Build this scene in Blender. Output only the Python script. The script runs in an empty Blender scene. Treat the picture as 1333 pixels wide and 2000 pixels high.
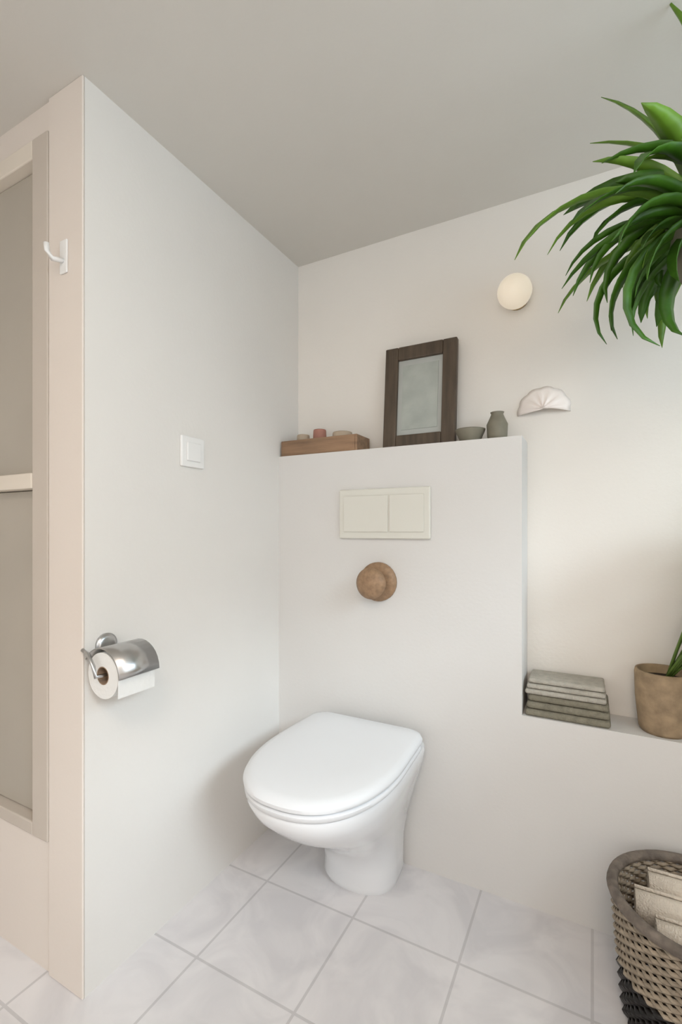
import bpy, bmesh, math, random
from mathutils import Vector, Matrix
PI = math.pi
sc = bpy.context.scene
C = sc.collection
rnd = random.Random(7)

# ------------------------------------------------------------------ camera
YAW = math.radians(28.0)
F = 924.0
CAM_H = 1.10
cd = bpy.data.cameras.new('camera'); cam = bpy.data.objects.new('camera', cd); C.objects.link(cam)
cam.location = (0, 0, CAM_H); cam.rotation_euler = (PI/2, 0, YAW)
cd.sensor_fit = 'VERTICAL'; cd.sensor_height = 36; cd.lens = 36*F/2000; cd.shift_y = 35/2000
cd.clip_start = 0.02
sc.camera = cam

# ------------------------------------------------------------------ light
w = bpy.data.worlds.new('sky'); sc.world = w; w.use_nodes = True
bg = w.node_tree.nodes['Background']; bg.inputs[0].default_value = (0.74, 0.89, 1.0, 1); bg.inputs[1].default_value = 4.8

sun = bpy.data.lights.new('daylight', 'SUN'); so = bpy.data.objects.new('daylight', sun); C.objects.link(so)
sun.energy = 1.55; sun.angle = math.radians(17); sun.color = (0.76, 0.89, 1.0)
AZ, EL = math.radians(25), math.radians(29)
d = Vector((-math.cos(AZ)*math.cos(EL), math.sin(AZ)*math.cos(EL), -math.sin(EL)))
so.rotation_euler = d.to_track_quat('-Z', 'Y').to_euler(); so.location = (3, -1, 3)

def area(name, loc, target, size, energy, color, size_y=None):
    l = bpy.data.lights.new(name, 'AREA'); o = bpy.data.objects.new(name, l); C.objects.link(o)
    l.energy = energy; l.color = color; l.size = size
    if size_y: l.shape = 'RECTANGLE'; l.size_y = size_y
    o.location = loc; o.rotation_euler = (Vector(target)-Vector(loc)).to_track_quat('-Z', 'Y').to_euler()
    return o
area('warm_fill_overhead', (0.15, -0.55, 2.10), (0.0, -0.45, 0.0), 0.6, 13.0, (1.0, 0.83, 0.68))  # warm fill added overhead behind the camera, no fitting in view
area('cool_fill_behind', (-.35, -1.22, 1.15), (-.35, 1.0, 1.0), 1.5, 9.0, (0.84, 0.92, 1.0), 1.9)  # cool fill added behind the camera; the near wall has no opening

sc.view_settings.view_transform = 'Standard'; sc.view_settings.look = 'None'
sc.view_settings.gamma = 1.0; sc.view_settings.use_curve_mapping = False
sc.view_settings.exposure = 0.29

# ------------------------------------------------------------------ materials
def mat(name, col, rough=0.6, var=0.0, scale=8.0, bump=0.0, bscale=60.0, metal=0.0, emit=None, es=0.0, spec=0.4, stretch=None, coat=0.0):
    m = bpy.data.materials.new(name); m.use_nodes = True
    nt = m.node_tree; b = nt.nodes['Principled BSDF']
    b.inputs['Base Color'].default_value = (*col, 1); b.inputs['Roughness'].default_value = rough
    b.inputs['Metallic'].default_value = metal
    b.inputs['Specular IOR Level'].default_value = spec
    b.inputs['Coat Weight'].default_value = coat
    tc = nt.nodes.new('ShaderNodeTexCoord'); mp = nt.nodes.new('ShaderNodeMapping')
    nt.links.new(tc.outputs['Object'], mp.inputs['Vector'])
    if stretch: mp.inputs['Scale'].default_value = stretch
    if var > 0:
        n = nt.nodes.new('ShaderNodeTexNoise'); n.inputs['Scale'].default_value = scale; n.inputs['Detail'].default_value = 5
        r = nt.nodes.new('ShaderNodeValToRGB')
        lo = [max(0, c*(1-var)) for c in col]; hi = [min(1, c*(1+var)) for c in col]
        r.color_ramp.elements[0].position = .3; r.color_ramp.elements[0].color = (*lo, 1)
        r.color_ramp.elements[1].position = .7; r.color_ramp.elements[1].color = (*hi, 1)
        nt.links.new(mp.outputs[0], n.inputs['Vector']); nt.links.new(n.outputs['Fac'], r.inputs[0])
        nt.links.new(r.outputs[0], b.inputs['Base Color'])
    if bump > 0:
        n2 = nt.nodes.new('ShaderNodeTexNoise'); n2.inputs['Scale'].default_value = bscale; n2.inputs['Detail'].default_value = 4
        bp = nt.nodes.new('ShaderNodeBump'); bp.inputs['Strength'].default_value = bump; bp.inputs['Distance'].default_value = .004
        nt.links.new(mp.outputs[0], n2.inputs['Vector']); nt.links.new(n2.outputs['Fac'], bp.inputs['Height'])
        nt.links.new(bp.outputs[0], b.inputs['Normal'])
    if emit:
        b.inputs['Emission Color'].default_value = (*emit, 1); b.inputs['Emission Strength'].default_value = es
    return m

M_WALL = mat('painted_plaster', (.80, .772, .73), .75, .015, 3, .12, 90)
M_BACK = mat('warm_painted_plaster', (.82, .775, .715), .75, .015, 3, .12, 90)
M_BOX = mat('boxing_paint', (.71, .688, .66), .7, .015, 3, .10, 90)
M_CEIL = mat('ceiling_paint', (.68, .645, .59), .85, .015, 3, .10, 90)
M_PIER = mat('warm_lit_wall_paint', (.80, .72, .65), .65, .01, 3, .08, 90)  # same wall paint, with the warm light tinted into its colour
M_CUPF = mat('greige_frame_paint', (.60, .53, .46), .5, .02, 6, .05, 60)
M_CUPP = mat('taupe_panel_paint', (.47, .425, .36), .45, .04, 4, .05, 60)
M_CUPR = mat('cream_rail_paint', (.80, .72, .62), .5, .02, 6, .05, 60)
M_CER = mat('white_glazed_ceramic', (.83, .835, .845), .08, 0, coat=.5)
M_SEAT = mat('white_seat_plastic', (.81, .815, .825), .45)
M_PLAST = mat('white_switch_plastic', (.88, .87, .85), .3)
M_PLATE = mat('cream_flush_plate', (.72, .70, .63), .3)
M_CHROME = mat('brushed_chrome', (.55, .55, .55), .28, metal=1.0)
M_BRONZE = mat('dark_bronze', (.16, .11, .085), .4, metal=.6)
M_PAPER = mat('white_tissue_paper', (.84, .83, .80), .95, .02, 20, .3, 120)
M_CARD = mat('brown_cardboard', (.36, .25, .17), .9, .08, 30)
M_WOOD = mat('brown_wood', (.28, .17, .10), .55, .30, 6, .2, 40, stretch=(1, 8, 8))
M_OAK = mat('golden_wood', (.32, .20, .115), .5, .22, 8, .15, 40, stretch=(8, 1, 8))
M_DARKW = mat('dark_stained_wood', (.085, .06, .04), .5, .3, 7, .2, 40, stretch=(8, 8, 1))
M_MAT = mat('pale_grey_card', (.44, .45, .42), .8, .05, 10)
M_ART = mat('grey_green_print', (.40, .42, .38), .7, .14, 14)
M_TERRA = mat('terracotta', (.42, .20, .15), .8, .1, 20, .15, 60)
M_SAND = mat('sand_ceramic', (.48, .38, .28), .6, .06, 20)
M_STONE = mat('olive_grey_stoneware', (.22, .20, .15), .6, .12, 20, .1, 60)
M_TOWO = mat('olive_grey_towelling', (.24, .22, .165), .95, .15, 60, .8, 250)
M_TOWG = mat('oatmeal_towelling', (.46, .43, .37), .95, .12, 60, .8, 250)
M_TOWC = mat('cream_towelling', (.76, .68, .58), .95, .08, 60, .8, 250)
M_WICK = mat('dark_wicker', (.17, .14, .115), .7, .35, 40, .6, 120)
M_WICKL = mat('mid_brown_wicker', (.34, .28, .21), .7, .3, 40, .6, 120)
M_BLACK = mat('black_plastic', (.012, .010, .009), .45)
M_POT = mat('tan_clay', (.34, .245, .15), .75, .25, 30, .5, 90)
M_SOIL = mat('dark_soil', (.05, .035, .025), .95, .3, 40, .8, 60)
M_LEAF = mat('dark_green_leaf', (.045, .13, .008), .42, .45, 12, .15, 30)
M_LEAFB = mat('fresh_green_leaf', (.13, .26, .025), .42, .35, 12, .15, 30)
M_STEM = mat('green_stem', (.10, .17, .03), .6, .2, 20)
M_GLOBE = mat('cream_glass', (.85, .78, .66), .3, emit=(1.0, .82, .62), es=.22)
M_BRASS = mat('aged_brass', (.50, .38, .20), .35, metal=.9)
M_SHELL = mat('blush_ceramic', (.95, .87, .82), .35, .02, 15)
M_GLASS_W = mat('window_frame_paint', (.85, .85, .84), .4)

def tile_material():
    m = bpy.data.materials.new('pale_stone_tiles'); m.use_nodes = True
    nt = m.node_tree; b = nt.nodes['Principled BSDF']
    tc = nt.nodes.new('ShaderNodeTexCoord')
    br = nt.nodes.new('ShaderNodeTexBrick'); br.offset = 0.0
    br.inputs['Scale'].default_value = 1.0; br.inputs['Mortar Size'].default_value = .0035
    br.inputs['Brick Width'].default_value = .30; br.inputs['Row Height'].default_value = .30
    br.inputs['Color1'].default_value = (.80, .775, .775, 1); br.inputs['Color2'].default_value = (.77, .75, .755, 1)
    br.inputs['Mortar'].default_value = (.62, .60, .60, 1)
    n = nt.nodes.new('ShaderNodeTexNoise'); n.inputs['Scale'].default_value = 5; n.inputs['Detail'].default_value = 8
    n.inputs['Distortion'].default_value = 1.2
    r = nt.nodes.new('ShaderNodeValToRGB')
    r.color_ramp.elements[0].position = .38; r.color_ramp.elements[0].color = (.86, .86, .87, 1)
    r.color_ramp.elements[1].position = .6; r.color_ramp.elements[1].color = (1, 1, 1, 1)
    mx = nt.nodes.new('ShaderNodeMix'); mx.data_type = 'RGBA'; mx.blend_type = 'MULTIPLY'; mx.inputs[0].default_value = 1
    nt.links.new(tc.outputs['Object'], br.inputs['Vector']); nt.links.new(tc.outputs['Object'], n.inputs['Vector'])
    nt.links.new(n.outputs['Fac'], r.inputs[0]); nt.links.new(br.outputs['Color'], mx.inputs[6]); nt.links.new(r.outputs[0], mx.inputs[7])
    nt.links.new(mx.outputs[2], b.inputs['Base Color'])
    b.inputs['Roughness'].default_value = .38
    bp = nt.nodes.new('ShaderNodeBump'); bp.inputs['Strength'].default_value = .3; bp.inputs['Distance'].default_value = .002; bp.invert = True
    nt.links.new(br.outputs['Fac'], bp.inputs['Height']); nt.links.new(bp.outputs[0], b.inputs['Normal'])
    return m
M_TILE = tile_material()

# ------------------------------------------------------------------ helpers
def link(name, me, m, parent=None, smooth=False, bevel=0.0, seg=2, sub=0):
    o = bpy.data.objects.new(name, me); C.objects.link(o)
    if m: me.materials.append(m)
    if parent: o.parent = parent
    if smooth:
        for p in me.polygons: p.use_smooth = True
    if bevel > 0:
        b = o.modifiers.new('bevel', 'BEVEL'); b.width = bevel; b.segments = seg; b.limit_method = 'ANGLE'; b.angle_limit = math.radians(40)
    if sub:
        s = o.modifiers.new('subdivision', 'SUBSURF'); s.levels = sub; s.render_levels = sub
    return o
def bm_mesh(bm, name):
    bmesh.ops.recalc_face_normals(bm, faces=bm.faces[:])
    me = bpy.data.meshes.new(name); bm.to_mesh(me); bm.free(); return me
def add_box(bm, x0, x1, y0, y1, z0, z1):
    vs = [bm.verts.new((x, y, z)) for x in (x0, x1) for y in (y0, y1) for z in (z0, z1)]
    for f in ((0,1,3,2), (4,6,7,5), (0,4,5,1), (2,3,7,6), (0,2,6,4), (1,5,7,3)):
        bm.faces.new([vs[i] for i in f])
def box(name, x0, x1, y0, y1, z0, z1, m, parent=None, bevel=0.0, seg=2):
    bm = bmesh.new(); add_box(bm, x0, x1, y0, y1, z0, z1)
    return link(name, bm_mesh(bm, name), m, parent, bevel=bevel, seg=seg)
def boxes(name, lst, m, parent=None, bevel=0.0):
    bm = bmesh.new()
    for b in lst: add_box(bm, *b)
    return link(name, bm_mesh(bm, name), m, parent, bevel=bevel)
def add_lathe(bm, prof, n=32, ctr=(0,0,0), sx=1, sy=1, axis='Z'):
    rings = []
    for r, z in prof:
        ring = []
        for i in range(n):
            a = 2*PI*i/n
            p = Vector((r*math.cos(a)*sx, r*math.sin(a)*sy, z))
            if axis == 'Y': p = Vector((p.x, p.z, p.y))
            if axis == 'X': p = Vector((p.z, p.x, p.y))
            ring.append(bm.verts.new(p+Vector(ctr)))
        rings.append(ring)
    for a, b in zip(rings[:-1], rings[1:]):
        for i in range(n):
            bm.faces.new((a[i], a[(i+1) % n], b[(i+1) % n], b[i]))
    bm.faces.new(rings[0]); bm.faces.new(rings[-1][::-1])
def lathe(name, prof, m, parent=None, n=32, ctr=(0,0,0), axis='Z', sx=1, sy=1):
    bm = bmesh.new(); add_lathe(bm, prof, n, ctr, sx, sy, axis)
    return link(name, bm_mesh(bm, name), m, parent, smooth=True)
def tube(name, pts, r, m, parent=None, n=10):
    bm = bmesh.new(); rings = []
    pts = [Vector(p) for p in pts]
    for i, p in enumerate(pts):
        t = (pts[min(i+1, len(pts)-1)]-pts[max(i-1, 0)]).normalized()
        up = Vector((0, 0, 1)) if abs(t.z) < .9 else Vector((1, 0, 0))
        u = t.cross(up).normalized(); v = t.cross(u).normalized()
        rings.append([bm.verts.new(p+(u*math.cos(2*PI*k/n)+v*math.sin(2*PI*k/n))*r) for k in range(n)])
    for a, b in zip(rings[:-1], rings[1:]):
        for k in range(n): bm.faces.new((a[k], a[(k+1) % n], b[(k+1) % n], b[k]))
    bm.faces.new(rings[0]); bm.faces.new(rings[-1][::-1])
    return link(name, bm_mesh(bm, name), m, parent, smooth=True)
def thing(name, label, cat, loc=(0,0,0), rz=0, group=None):
    o = bpy.data.objects.new(name, None); C.objects.link(o); o.empty_display_size = .05
    o.location = loc; o.rotation_euler = (0, 0, rz); tag(o, label, cat, group); return o
def tag(o, label, cat, group=None):
    o['label'] = label; o['category'] = cat
    if group: o['group'] = group
    return o
def struct(o): o['kind'] = 'structure'; return o

# ------------------------------------------------------------------ room shell
XL, YP = -1.053, .698        # side wall of the recess and the pier face
YB, YU = 1.477, 1.612        # front of the boxing, wall above the ledge
XE = -.183                   # end of the tall boxing
H = 2.165
ZL, ZLOW = 1.378, .555
XR, YN, XF = 1.0, -1.3, -2.0
struct(box('floor', XF-.1, XR+.1, YN-.1, YU+.1, -.1, 0, M_TILE))
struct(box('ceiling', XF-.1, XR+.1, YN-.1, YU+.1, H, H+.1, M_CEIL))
struct(box('wall_left', XL-.132, XL, YP, YU, 0, H, M_WALL))
# pier with a recess for the cupboard
CX1, CX0 = -1.186, -1.85
CZ0, CZ1 = .325, H-.075
struct(box('warm_lit_wall_end', CX1, XL, YP-.006, YP-.0002, 0, H, M_PIER, bevel=.002))  # thin strip over the wall end, its colour standing in for warm light
struct(boxes('wall_front_left', [(XF, CX0, YP, YP+.10, 0, H),
        (CX0, CX1, YP, YP+.10, 0, CZ0), (CX0, CX1, YP, YP+.10, CZ1, H)], M_PIER))
struct(box('wall_back', XL-.1, XR, YU, YU+.1, 0, H, M_BACK))
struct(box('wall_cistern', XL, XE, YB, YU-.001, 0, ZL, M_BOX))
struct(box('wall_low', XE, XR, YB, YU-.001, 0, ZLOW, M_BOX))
struct(box('wall_near', XF-.1, XR+.1, YN-.1, YN, 0, H, M_BACK))
struct(box('wall_far_left', XF-.1, XF, YN, YP+.1, 0, H, M_BACK))
WY0, WY1, WZ0, WZ1 = -.55, 1.30, 1.33, 1.86
struct(boxes('wall_right', [(XR, XR+.1, YN, WY0, 0, H), (XR, XR+.1, WY1, YU+.1, 0, H),
        (XR, XR+.1, WY0, WY1, 0, WZ0), (XR, XR+.1, WY0, WY1, WZ1, H)], M_WALL))
struct(boxes('window_1', [(XR+.03, XR+.07, WY0, WY1, WZ0, WZ0+.03), (XR+.03, XR+.07, WY0, WY1, WZ1-.03, WZ1),
        (XR+.03, XR+.07, WY0, WY0+.03, WZ0+.03, WZ1-.03), (XR+.03, XR+.07, WY1-.03, WY1, WZ0+.03, WZ1-.03)], M_GLASS_W))

# ------------------------------------------------------------------ cupboard set in the pier
cup = thing('wall_cupboard', 'tall greige cupboard with two recessed panels set in the warm-lit wall at far left', 'cupboard', (CX1, YP, CZ0))
def L(o, *v): return o
cx0, cx1 = CX0-CX1+.002, -.002; ch = CZ1-CZ0
box('back_panel', cx0, cx1, .07, .085, .002, ch-.002, M_CUPP, cup)
boxes('frame', [(-.068, -.002, -.008, .07, .002, ch-.002), (cx0, cx0+.066, -.008, .07, .002, ch-.002)], M_CUPF, cup, bevel=.003)
for z0, z1 in ((.002, .035), (ch-.05, ch-.002)):
    box('rail', cx0+.066, -.068, -.008, .07, z0, z1, M_CUPF if z0 < .1 else M_CUPR, cup, bevel=.003)
zr = 1.225-CZ0
r_ = box('rail', cx0+.066, -.068, -.010, .07, zr-.02, zr+.02, M_CUPR, cup, bevel=.003); r_['label'] = 'cream middle rail'
for z0, z1 in ((.035, zr-.02), (zr+.02, ch-.05)):
    p = box('door', cx0+.068, -.070, .020, .038, z0+.002, z1-.002, M_CUPP, cup, bevel=.002)
    q = lathe('knob', [(.004, 0), (.006, -.010), (.012, -.018), (.010, -.026), (.002, -.028)], M_BRASS, p, 20,
              (cx0+.12, .020, (z0+z1)/2), 'Y')

# small hook on the pier
hk = thing('wall_hook', 'small white hook high on the narrow warm-lit wall end', 'hook', (-1.12, YP-.006, 1.745))
box('back_plate', -.014, .014, -.005, 0, -.03, .05, M_PLAST, hk, bevel=.003)
tube('prong', [(0, -.004, .0), (0, -.03, -.008), (0, -.042, .006), (0, -.044, .022)], .006, M_PLAST, hk)

# light switch
sw = thing('light_switch', 'square white light switch on the left wall', 'switch', (XL, 1.032, 1.33))
box('face_plate', 0, .009, -.045, .045, -.045, .045, M_PLAST, sw, bevel=.003)
box('rocker', .009, .014, -.027, .027, -.027, .027, M_PLAST, sw, bevel=.002)

# paper holder
ph = thing('paper_holder', 'chrome toilet paper holder with a cover flap on the left wall', 'paper holder', (XL, .752, .80))
lathe('wall_rose', [(.028, 0), (.028, .006), (.018, .010)], M_CHROME, ph, 24, (0, .0, .02), 'X')
bm = bmesh.new()
N = 12; prev = None
for i in range(N+1):
    a = math.radians(150-150*i/N)
    x, z = .060+.062*math.cos(a), -.035+.062*math.sin(a)
    x2, z2 = .060+.0645*math.cos(a), -.035+.0645*math.sin(a)
    row = [bm.verts.new((x, -.055, z)), bm.verts.new((x, .055, z)), bm.verts.new((x2, .055, z2)), bm.verts.new((x2, -.055, z2))]
    if prev:
        for k in range(4): bm.faces.new((prev[k], prev[(k+1) % 4], row[(k+1) % 4], row[k]))
    else: bm.faces.new(row)
    prev = row
bm.faces.new(prev[::-1])
link('cover_flap', bm_mesh(bm, 'cover_flap'), M_CHROME, ph, smooth=True)
tube('arm', [(.004, -.062, .02), (.03, -.066, .015), (.052, -.068, -.01), (.060, -.068, -.033), (.060, -.04, -.035), (.060, .058, -.035)], .0045, M_CHROME, ph)
lathe('end_cap', [(.004, -.004), (.010, 0), (.010, .012), (.004, .016)], M_BRONZE, ph, 16, (.060, .058, -.035), 'Y')
tr = thing('toilet_roll', 'white toilet roll hanging on the chrome holder at left', 'toilet roll', (XL+.060, .752, .765))
bm = bmesh.new(); n = 36
rings = [[bm.verts.new((r*math.cos(2*PI*i/n), y, r*math.sin(2*PI*i/n))) for i in range(n)] for r, y in ((.021, -.05), (.053, -.05), (.053, .05), (.021, .05))]
for k in range(4):
    a, b = rings[k], rings[(k+1) % 4]
    for i in range(n): bm.faces.new((a[i], a[(i+1) % n], b[(i+1) % n], b[i]))
link('paper', bm_mesh(bm, 'paper'), M_PAPER, tr, smooth=False)
bm = bmesh.new()
rings = [[bm.verts.new((r*math.cos(2*PI*i/n), y, r*math.sin(2*PI*i/n))) for i in range(n)] for r, y in ((.019, -.0502), (.021, -.0502), (.021, .0502), (.019, .0502))]
for k in range(4):
    a, b = rings[k], rings[(k+1) % 4]
    for i in range(n): bm.faces.new((a[i], a[(i+1) % n], b[(i+1) % n], b[i]))
link('cardboard_core', bm_mesh(bm, 'core'), M_CARD, tr)
box('loose_sheet', .0525, .0535, -.05, .05, -.045, .0, M_PAPER, tr)

# ------------------------------------------------------------------ toilet
TX = -.657
tl = thing('toilet', 'white back-to-wall toilet with its lid closed', 'toilet', (TX, YB, 0))
def dshape(wd, ln, y0=0.0, n=40, sq=2.35):
    """plan outline: square at the wall (y0) and rounded at the front (-ln)"""
    pts = []
    ly = ln*.52
    for i in range(n+1):
        t = PI*i/n
        c, s = math.cos(t), math.sin(t)
        pts.append((wd*math.copysign(abs(c)**(2/sq), c), -(ln-ly)-ly*abs(s)**(2/sq)))
    rc = min(.05, wd*.3)
    for sg in (-1, 1):
        arc = [(sg*(wd*.96-rc+rc*math.cos(b)), y0-rc+rc*math.sin(b)) for b in [PI/2*q/5 for q in range(6)]]
        pts += arc if sg < 0 else arc[::-1]
    return pts
def loft(name, secs, m, parent, smooth=True, cap=True, sub=0):
    bm = bmesh.new(); rings = []
    for z, wd, ln, y0 in secs:
        rings.append([bm.verts.new((x, y, z)) for x, y in dshape(wd, ln, y0)])
    for a, b in zip(rings[:-1], rings[1:]):
        k = len(a)
        for i in range(k): bm.faces.new((a[i], a[(i+1) % k], b[(i+1) % k], b[i]))
    bm.faces.new(rings[0]); bm.faces.new(rings[-1][::-1])
    o = link(name, bm_mesh(bm, name), m, parent, smooth=True)
    e = o.modifiers.new('split', 'EDGE_SPLIT'); e.split_angle = math.radians(50)
    return o
loft('pan', [(0, .108, .20, 0), (.02, .112, .21, 0), (.06, .110, .205, 0), (.12, .113, .235, 0), (.19, .126, .315, 0), (.25, .143, .41, 0),
             (.31, .163, .51, 0), (.36, .177, .568, 0), (.395, .184, .59, 0), (.405, .182, .587, 0)], M_CER, tl)
loft('seat', [(.406, .182, .588, -.06), (.410, .187, .594, -.055), (.420, .188, .596, -.055), (.425, .184, .590, -.058)], M_SEAT, tl)
loft('lid', [(.427, .184, .590, -.05), (.431, .189, .598, -.045), (.440, .190, .600, -.045), (.450, .186, .592, -.048), (.455, .172, .570, -.06), (.457, .12, .48, -.12)], M_SEAT, tl)
for s in (-1, 1):
    lathe('hinge', [(.012, -.02), (.013, -.015), (.013, .015), (.012, .02)], M_CHROME, tl, 16, (s*.08, -.035, .418), 'X')

tl.scale = (1.09, .96, 1.04)

# flush plate
fp = thing('flush_plate', 'cream rectangular dual flush plate on the wall above the toilet', 'flush plate', (-.622, YB, 1.155))
box('face_plate', -.165, .165, -.012, 0, -.085, .085, M_PLATE, fp, bevel=.005, seg=3)
bL = box('button', -.145, .020, -.016, -.012, -.062, .062, M_PLATE, fp, bevel=.002)
bR = box('button', .026, .145, -.016, -.012, -.062, .062, M_PLATE, fp, bevel=.002)

# wooden wall peg
pg = thing('wooden_peg', 'round golden-brown wooden peg on the wall between flush plate and toilet', 'wall peg', (-.640, YB, .925))
lathe('base', [(.066, 0), (.066, -.010), (.050, -.018)], M_OAK, pg, 28, (0, 0, 0), 'Y')
lathe('knob', [(.022, -.016), (.024, -.036), (.048, -.052), (.052, -.068), (.038, -.080), (.008, -.084)], M_OAK, pg, 28, (0, 0, 0), 'Y')

# ------------------------------------------------------------------ ledge items
ty = thing('wooden_tray', 'low brown wooden tray on the upper ledge in the left corner', 'tray', (-.885, 1.535, ZL))
box('base', -.155, .155, -.048, .048, 0, .012, M_WOOD, ty, bevel=.002)
for (a, b, c_, d_) in ((-.155, .155, -.054, -.044), (-.155, .155, .044, .054), (-.160, -.150, -.054, .054), (.150, .160, -.054, .054)):
    box('side', a, b, c_, d_, 0.0, .058, M_WOOD, ty, bevel=.002)
for (dx, m, r, h, lab, nm, cat) in ((-.095, M_SAND, .030, .085, 'sand-coloured little pot at the left end of the wooden tray', 'small_pot', 'pot'),
        (-.022, M_TERRA, .030, .100, 'reddish terracotta pot standing in the middle of the wooden tray', 'small_pot', 'pot'),
        (.075, M_SAND, .045, .078, 'wide sand-coloured bowl at the right end of the wooden tray', 'small_bowl', 'bowl')):
    h *= .86; r *= .85
    o = lathe(nm, [(r*.7, 0), (r*.9, h*.2), (r, h*.6), (r*.95, h*.95), (r*.9, h), (r*.8, h*.97), (r*.75, h*.4), (.002, h*.35)], m, None, 28)
    o.location = (-.885+dx, 1.535, ZL+.012); tag(o, lab, cat)

pf = thing('picture_frame', 'dark wooden picture frame with a pale print leaning on the upper ledge', 'picture frame', (-.525, 1.555, ZL+.001))
pf.rotation_euler = (math.radians(-5), 0, 0)
W2, HH, B = .128, .365, .048
boxes('frame', [(-W2, -W2+B, -.018, .006, 0, HH), (W2-B, W2, -.018, .006, 0, HH), (-W2+B, W2-B, -.018, .006, 0, B), (-W2+B, W2-B, -.018, .006, HH-B, HH)], M_DARKW, pf, bevel=.004)
box('mount', -W2+B, W2-B, -.006, -.002, B, HH-B, M_MAT, pf)
box('print', -W2+B+.016, W2-B-.016, -.008, -.006, B+.02, HH-B-.02, M_ART, pf)
jr = lathe('stoneware_jar', [(.022, 0), (.030, .012), (.032, .05), (.022, .072), (.018, .082), (.021, .088), (.016, .088), (.016, .07), (.004, .05)], M_STONE, None, 28)
jr.location = (-.262, 1.53, ZL); tag(jr, 'small olive-grey stoneware jar on the ledge right of the picture frame', 'jar')
dsh = lathe('stone_dish', [(.025, 0), (.032, .006), (.045, .035), (.047, .042), (.043, .042), (.028, .012), (.004, .010)], M_STONE, None, 28)
dsh.location = (-.345, 1.53, ZL); tag(dsh, 'low grey dish between the picture frame and the jar', 'dish')

# globe lamp and ornament on the upper wall
gl = thing('wall_lamp', 'small cream glass globe lamp glowing on the wall beside the upper plant', 'wall lamp', (-.214, YU, 1.842))
lathe('back_plate', [(.035, 0), (.035, -.008), (.02, -.014)], M_BRASS, gl, 24, (0, 0, 0), 'Y')
lathe('globe', [(.012, -.012)]+[(.052*math.sin(t), -.058+.050*math.cos(t)) for t in [math.radians(a) for a in range(20, 180, 16)]]+[(.003, -.108)], M_GLOBE, gl, 28, (0, 0, 0), 'Y')
sh = thing('wall_ornament', 'pale blush ceramic shell on the wall above the end of the upper ledge', 'ornament', (-.135, YU, 1.495))
bm = bmesh.new()
rows = []
for j in range(7):
    t = j/6
    row = []
    for i in range(25):
        a = math.radians(-8+196*i/24)
        rr = .075*t*(1+.06*abs(math.sin(a*5.5)))
        row.append(bm.verts.new((rr*math.cos(a), -.004-.030*math.cos(t*PI/2)**.8*(1+.15*math.cos(a*11)), rr*math.sin(a)*.95-.02)))
    rows.append(row)
for a, b in zip(rows[:-1], rows[1:]):
    for i in range(24): bm.faces.new((a[i], a[i+1], b[i+1], b[i]))
bmesh.ops.remove_doubles(bm, verts=bm.verts[:], dist=.0002)
o = link('shell', bm_mesh(bm, 'shell'), M_SHELL, sh, smooth=True)
s_ = o.modifiers.new('solid', 'SOLIDIFY'); s_.thickness = .004

# ------------------------------------------------------------------ towels on the low ledge
def towel(name, x0, x1, y0, y1, z0, z1, m, label):
    bm = bmesh.new(); n = 3
    h = (z1-z0)/n
    for k in range(n):
        e = .004*((k*7) % 3)
        add_box(bm, x0+e, x1-e*.5, y0+e, y1, z0+k*h+.0006, z0+(k+1)*h-.0006)
    o = link(name, bm_mesh(bm, name), m, None, bevel=h*.42, seg=4)
    for p in o.data.polygons: p.use_smooth = True
    tag(o, label, 'towel', 'folded towels on the low ledge'); return o
towel('folded_towel', -.176, .045, YB+.004, YU-.004, ZLOW, ZLOW+.062, M_TOWO, 'folded olive-grey towel at the bottom of the stack on the low ledge')
towel('folded_towel', -.176, .035, YB+.010, YU-.008, ZLOW+.062, ZLOW+.108, M_TOWG, 'lighter oatmeal folded towel on top of the olive-grey one')

# ------------------------------------------------------------------ plants
def leaf(bm, base, az, up, ln, wd, droop, fold=.25, n=10, twist=0.0):
    """arching strap leaf: starts at elevation 'up', bends down by 'droop'"""
    p = Vector(base); el = up; prev = None
    side = Vector((-math.sin(az), math.cos(az), 0))
    for i in range(n+1):
        t = i/n
        wloc = wd*(math.sin(PI*min(1, t*.92+.08))**.7)*(1 if t < .98 else .15)
        dirv = Vector((math.cos(az)*math.cos(el), math.sin(az)*math.cos(el), math.sin(el)))
        nrm = side.cross(dirv).normalized()
        s2 = (side*math.cos(twist*t)+nrm*math.sin(twist*t))
        n2 = s2.cross(dirv).normalized()
        row = [bm.verts.new(p-s2*wloc/2+n2*(-wloc*fold)), bm.verts.new(p), bm.verts.new(p+s2*wloc/2+n2*(-wloc*fold))]
        if prev:
            bm.faces.new((prev[0], prev[1], row[1], row[0])); bm.faces.new((prev[1], prev[2], row[2], row[1]))
        prev = row
        p = p+dirv*(ln/n); el -= droop/n
def leaf_obj(name, params, m, parent):
    bm = bmesh.new()
    for q in params: leaf(bm, **q)
    o = link(name, bm_mesh(bm, name), m, parent, smooth=True)
    s = o.modifiers.new('solid', 'SOLIDIFY'); s.thickness = .0012
    return o

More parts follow.
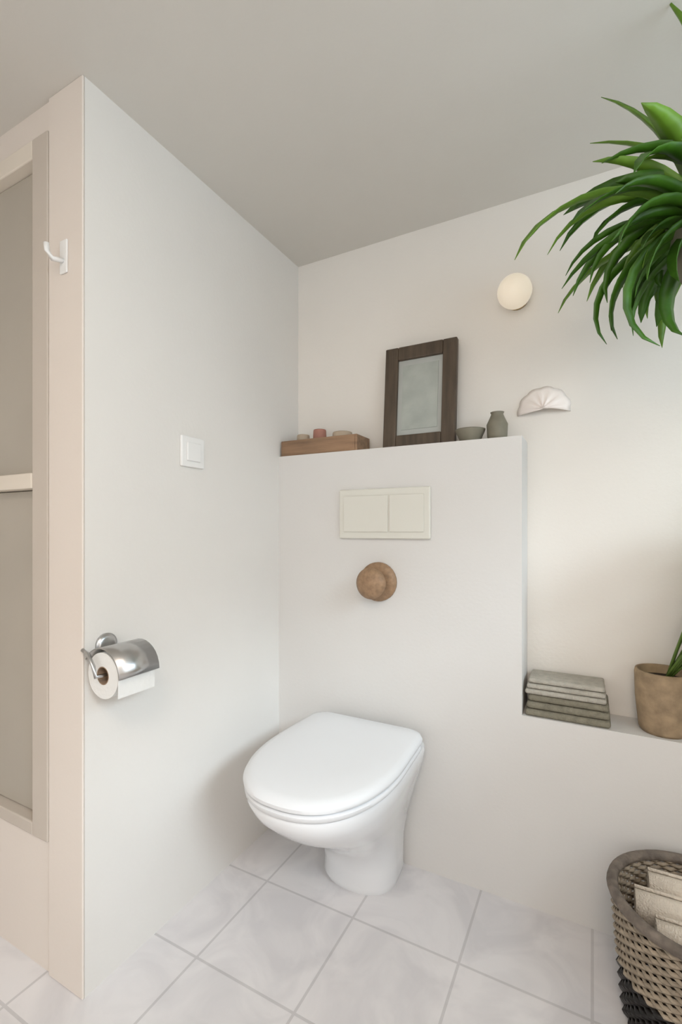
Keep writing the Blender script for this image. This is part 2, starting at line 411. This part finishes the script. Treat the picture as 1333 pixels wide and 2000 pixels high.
# hanging plant, upper right
PX, PY, PZ = .225, 1.20, 1.735
hp = thing('hanging_plant', 'big hanging plant with long arching green leaves at the upper right', 'plant', (PX, PY, PZ))
lathe('pot', [(.03, -.13), (.060, -.12), (.078, -.08), (.084, -.01), (.084, 0), (.076, 0), (.070, -.03), (.005, -.03)], M_STONE, hp, 32)
for k in range(3):
    a = 2*PI*k/3+.4
    tube('cord', [(.080*math.cos(a), .080*math.sin(a), -.005), (.045*math.cos(a), .045*math.sin(a), .24), (0, 0, H-PZ)], .0022, M_SAND, hp, 6)
LV = []
for k in range(78):
    az = rnd.uniform(PI*.55, PI*1.45) if k % 3 else rnd.uniform(0, 2*PI)
    up = math.radians(rnd.uniform(5, 80)); ln = rnd.uniform(.20, .36)
    if math.sin(az) > .3: ln = min(ln, .30)
    LV.append((az, up, ln, rnd.uniform(.028, .050), rnd.uniform(70, 165)))
LV += [(PI*1.10, math.radians(50), .43, .040, 120), (PI*1.04, math.radians(62), .36, .036, 130), (PI*.86, math.radians(45), .36, .030, 120),
       (PI*1.3, math.radians(75), .30, .050, 80), (PI*1.2, math.radians(70), .28, .050, 90), (PI*1.1, math.radians(65), .26, .048, 60),
       (PI*1.1, math.radians(88), .50, .034, 30), (PI*.9, math.radians(84), .44, .034, 40), (PI*1.0, math.radians(75), .40, .036, 60)]
for k, (az, up, ln, wd, dr) in enumerate(LV):
    leaf_obj('leaf', [dict(base=(rnd.uniform(-.04, .04), rnd.uniform(-.04, .04), -.03), az=az, up=up, ln=ln,
             wd=wd, droop=math.radians(dr), twist=rnd.uniform(-.6, .6))],
             M_LEAFB if k % 4 == 0 or k > 77 else M_LEAF, hp)

# potted plant on the low ledge, right edge
pp = thing('potted_plant', 'leafy plant in a round tan pot on the low ledge at the right edge', 'plant', (.170, 1.542, ZLOW))
lathe('pot', [(.052, 0), (.058, .01), (.066, .09), (.068, .155), (.066, .165), (.060, .165), (.056, .14), (.004, .138)], M_POT, pp, 36)
lathe('soil', [(.056, .132), (.056, .142), (.002, .146)], M_SOIL, pp, 24)
def broad_leaf(bm, base, dirv, ln, wd):
    d_ = Vector(dirv).normalized(); s_ = d_.cross(Vector((0, 0, 1))); s_ = s_.normalized() if s_.length > .01 else Vector((1, 0, 0))
    u_ = s_.cross(d_).normalized(); prev = None; n = 8
    for i in range(n+1):
        t = i/n; wl = wd*math.sin(PI*(t*.96+.02))**.75
        c = Vector(base)+d_*ln*t-u_*ln*.35*t*t
        row = [bm.verts.new(c-s_*wl/2+u_*wl*.12), bm.verts.new(c), bm.verts.new(c+s_*wl/2+u_*wl*.12)]
        if prev:
            bm.faces.new((prev[0], prev[1], row[1], row[0])); bm.faces.new((prev[1], prev[2], row[2], row[1]))
        prev = row
for k in range(13):
    a = math.radians(-80+12*k)
    tip = Vector((.16+.12*math.cos(a)*rnd.uniform(.6, 1.3), -.10+.12*math.sin(a)*rnd.uniform(.3, 1), rnd.uniform(.24, .74)))
    base = Vector((.01*math.cos(a), .01*math.sin(a), .14))
    pts = [base.lerp(tip, t)+Vector((-.05*math.sin(PI*t)*.4, 0, .04*math.sin(PI*t))) for t in [i/8 for i in range(9)]]
    tube('stem', pts, .003, M_STEM, pp, 6)
    for j in range(7):
        t = .35+.65*j/6; p = base.lerp(tip, t)+Vector((-.02*math.sin(PI*t), 0, .04*math.sin(PI*t)))
        aa = rnd.uniform(-1.9, 1.3)
        bm = bmesh.new(); broad_leaf(bm, p, (math.cos(aa), math.sin(aa)*.8-.25, rnd.uniform(-.1, .6)), rnd.uniform(.11, .16), rnd.uniform(.06, .09))
        for v in bm.verts:
            if v.co.y > .05: v.co.y = .05-(v.co.y-.05)*.4
        o = link('leaf', bm_mesh(bm, 'leaf'), M_LEAFB if (k+j) % 3 else M_LEAF, pp, smooth=True)
        s = o.modifiers.new('solid', 'SOLIDIFY'); s.thickness = .001

# ------------------------------------------------------------------ basket lower right
bx, by, BR, BH = .205, 1.280, .162, .285
bk = thing('wicker_basket', 'round dark woven basket on the floor at the lower right corner', 'basket', (bx, by, 0))
def weave(name, z0, z1, rows, m, r0, r1, stakes=30):
    bm = bmesh.new(); hh = (z1-z0)/rows; seg = stakes*4
    for r in range(rows):
        z = z0+hh*(r+.5); rad = r0+(r1-r0)*(r+.5)/rows; loop = []
        for i in range(seg):
            a = 2*PI*i/seg; off = math.cos(a*stakes+PI*(r % 2))*.0045
            e = Vector((math.cos(a), math.sin(a), 0)); c = e*(rad+off)+Vector((0, 0, z))
            loop.append([bm.verts.new(c+Vector((0, 0, -hh*.62))), bm.verts.new(c+e*.0042), bm.verts.new(c+Vector((0, 0, hh*.62))), bm.verts.new(c-e*.0042)])
        for i in range(seg):
            a, b = loop[i], loop[(i+1) % seg]
            for q in range(4): bm.faces.new((a[q], a[(q+1) % 4], b[(q+1) % 4], b[q]))
    return link(name, bm_mesh(bm, name), m, bk, smooth=True)
weave('woven_side', .115, BH-.012, 17, M_WICKL, BR-.012, BR)
o = weave('base_band', .004, .115, 8, M_BLACK, BR-.022, BR-.012); o['label'] = 'black woven band round the base'
lathe('base', [(BR-.03, .006), (BR-.03, .016)], M_WICK, bk, 40)
pts = [(math.cos(2*PI*i/48)*(BR+.002), math.sin(2*PI*i/48)*(BR+.002), BH-.008) for i in range(49)]
tube('rim', pts, .012, M_WICK, bk, 10)
lab = ['front cream rolled towel in the round basket', 'middle cream rolled towel in the round basket', 'rear cream rolled towel in the round basket']
for k in range(3):
    bm = bmesh.new(); turns = 3.2; n = 80; hl = (.085, .118, .085)[k]
    rows = []
    for i in range(n+1):
        a = 2*PI*turns*i/n; r = .009+.024*i/n
        x, z = r*math.cos(a), r*math.sin(a); x2, z2 = (r+.0065)*math.cos(a), (r+.0065)*math.sin(a)
        rows.append([bm.verts.new((-hl, x, z)), bm.verts.new((hl, x, z)), bm.verts.new((hl, x2, z2)), bm.verts.new((-hl, x2, z2))])
    bm.faces.new(rows[0]); bm.faces.new(rows[-1][::-1])
    for a, b in zip(rows[:-1], rows[1:]):
        for q in range(4): bm.faces.new((a[q], a[(q+1) % 4], b[(q+1) % 4], b[q]))
    o = link('rolled_towel', bm_mesh(bm, 'rolled_towel'), M_TOWC, None, smooth=True)
    o.location = (bx, by-.080+.080*k, BH-.046); tag(o, lab[k], 'towel', 'rolled towels in the basket')
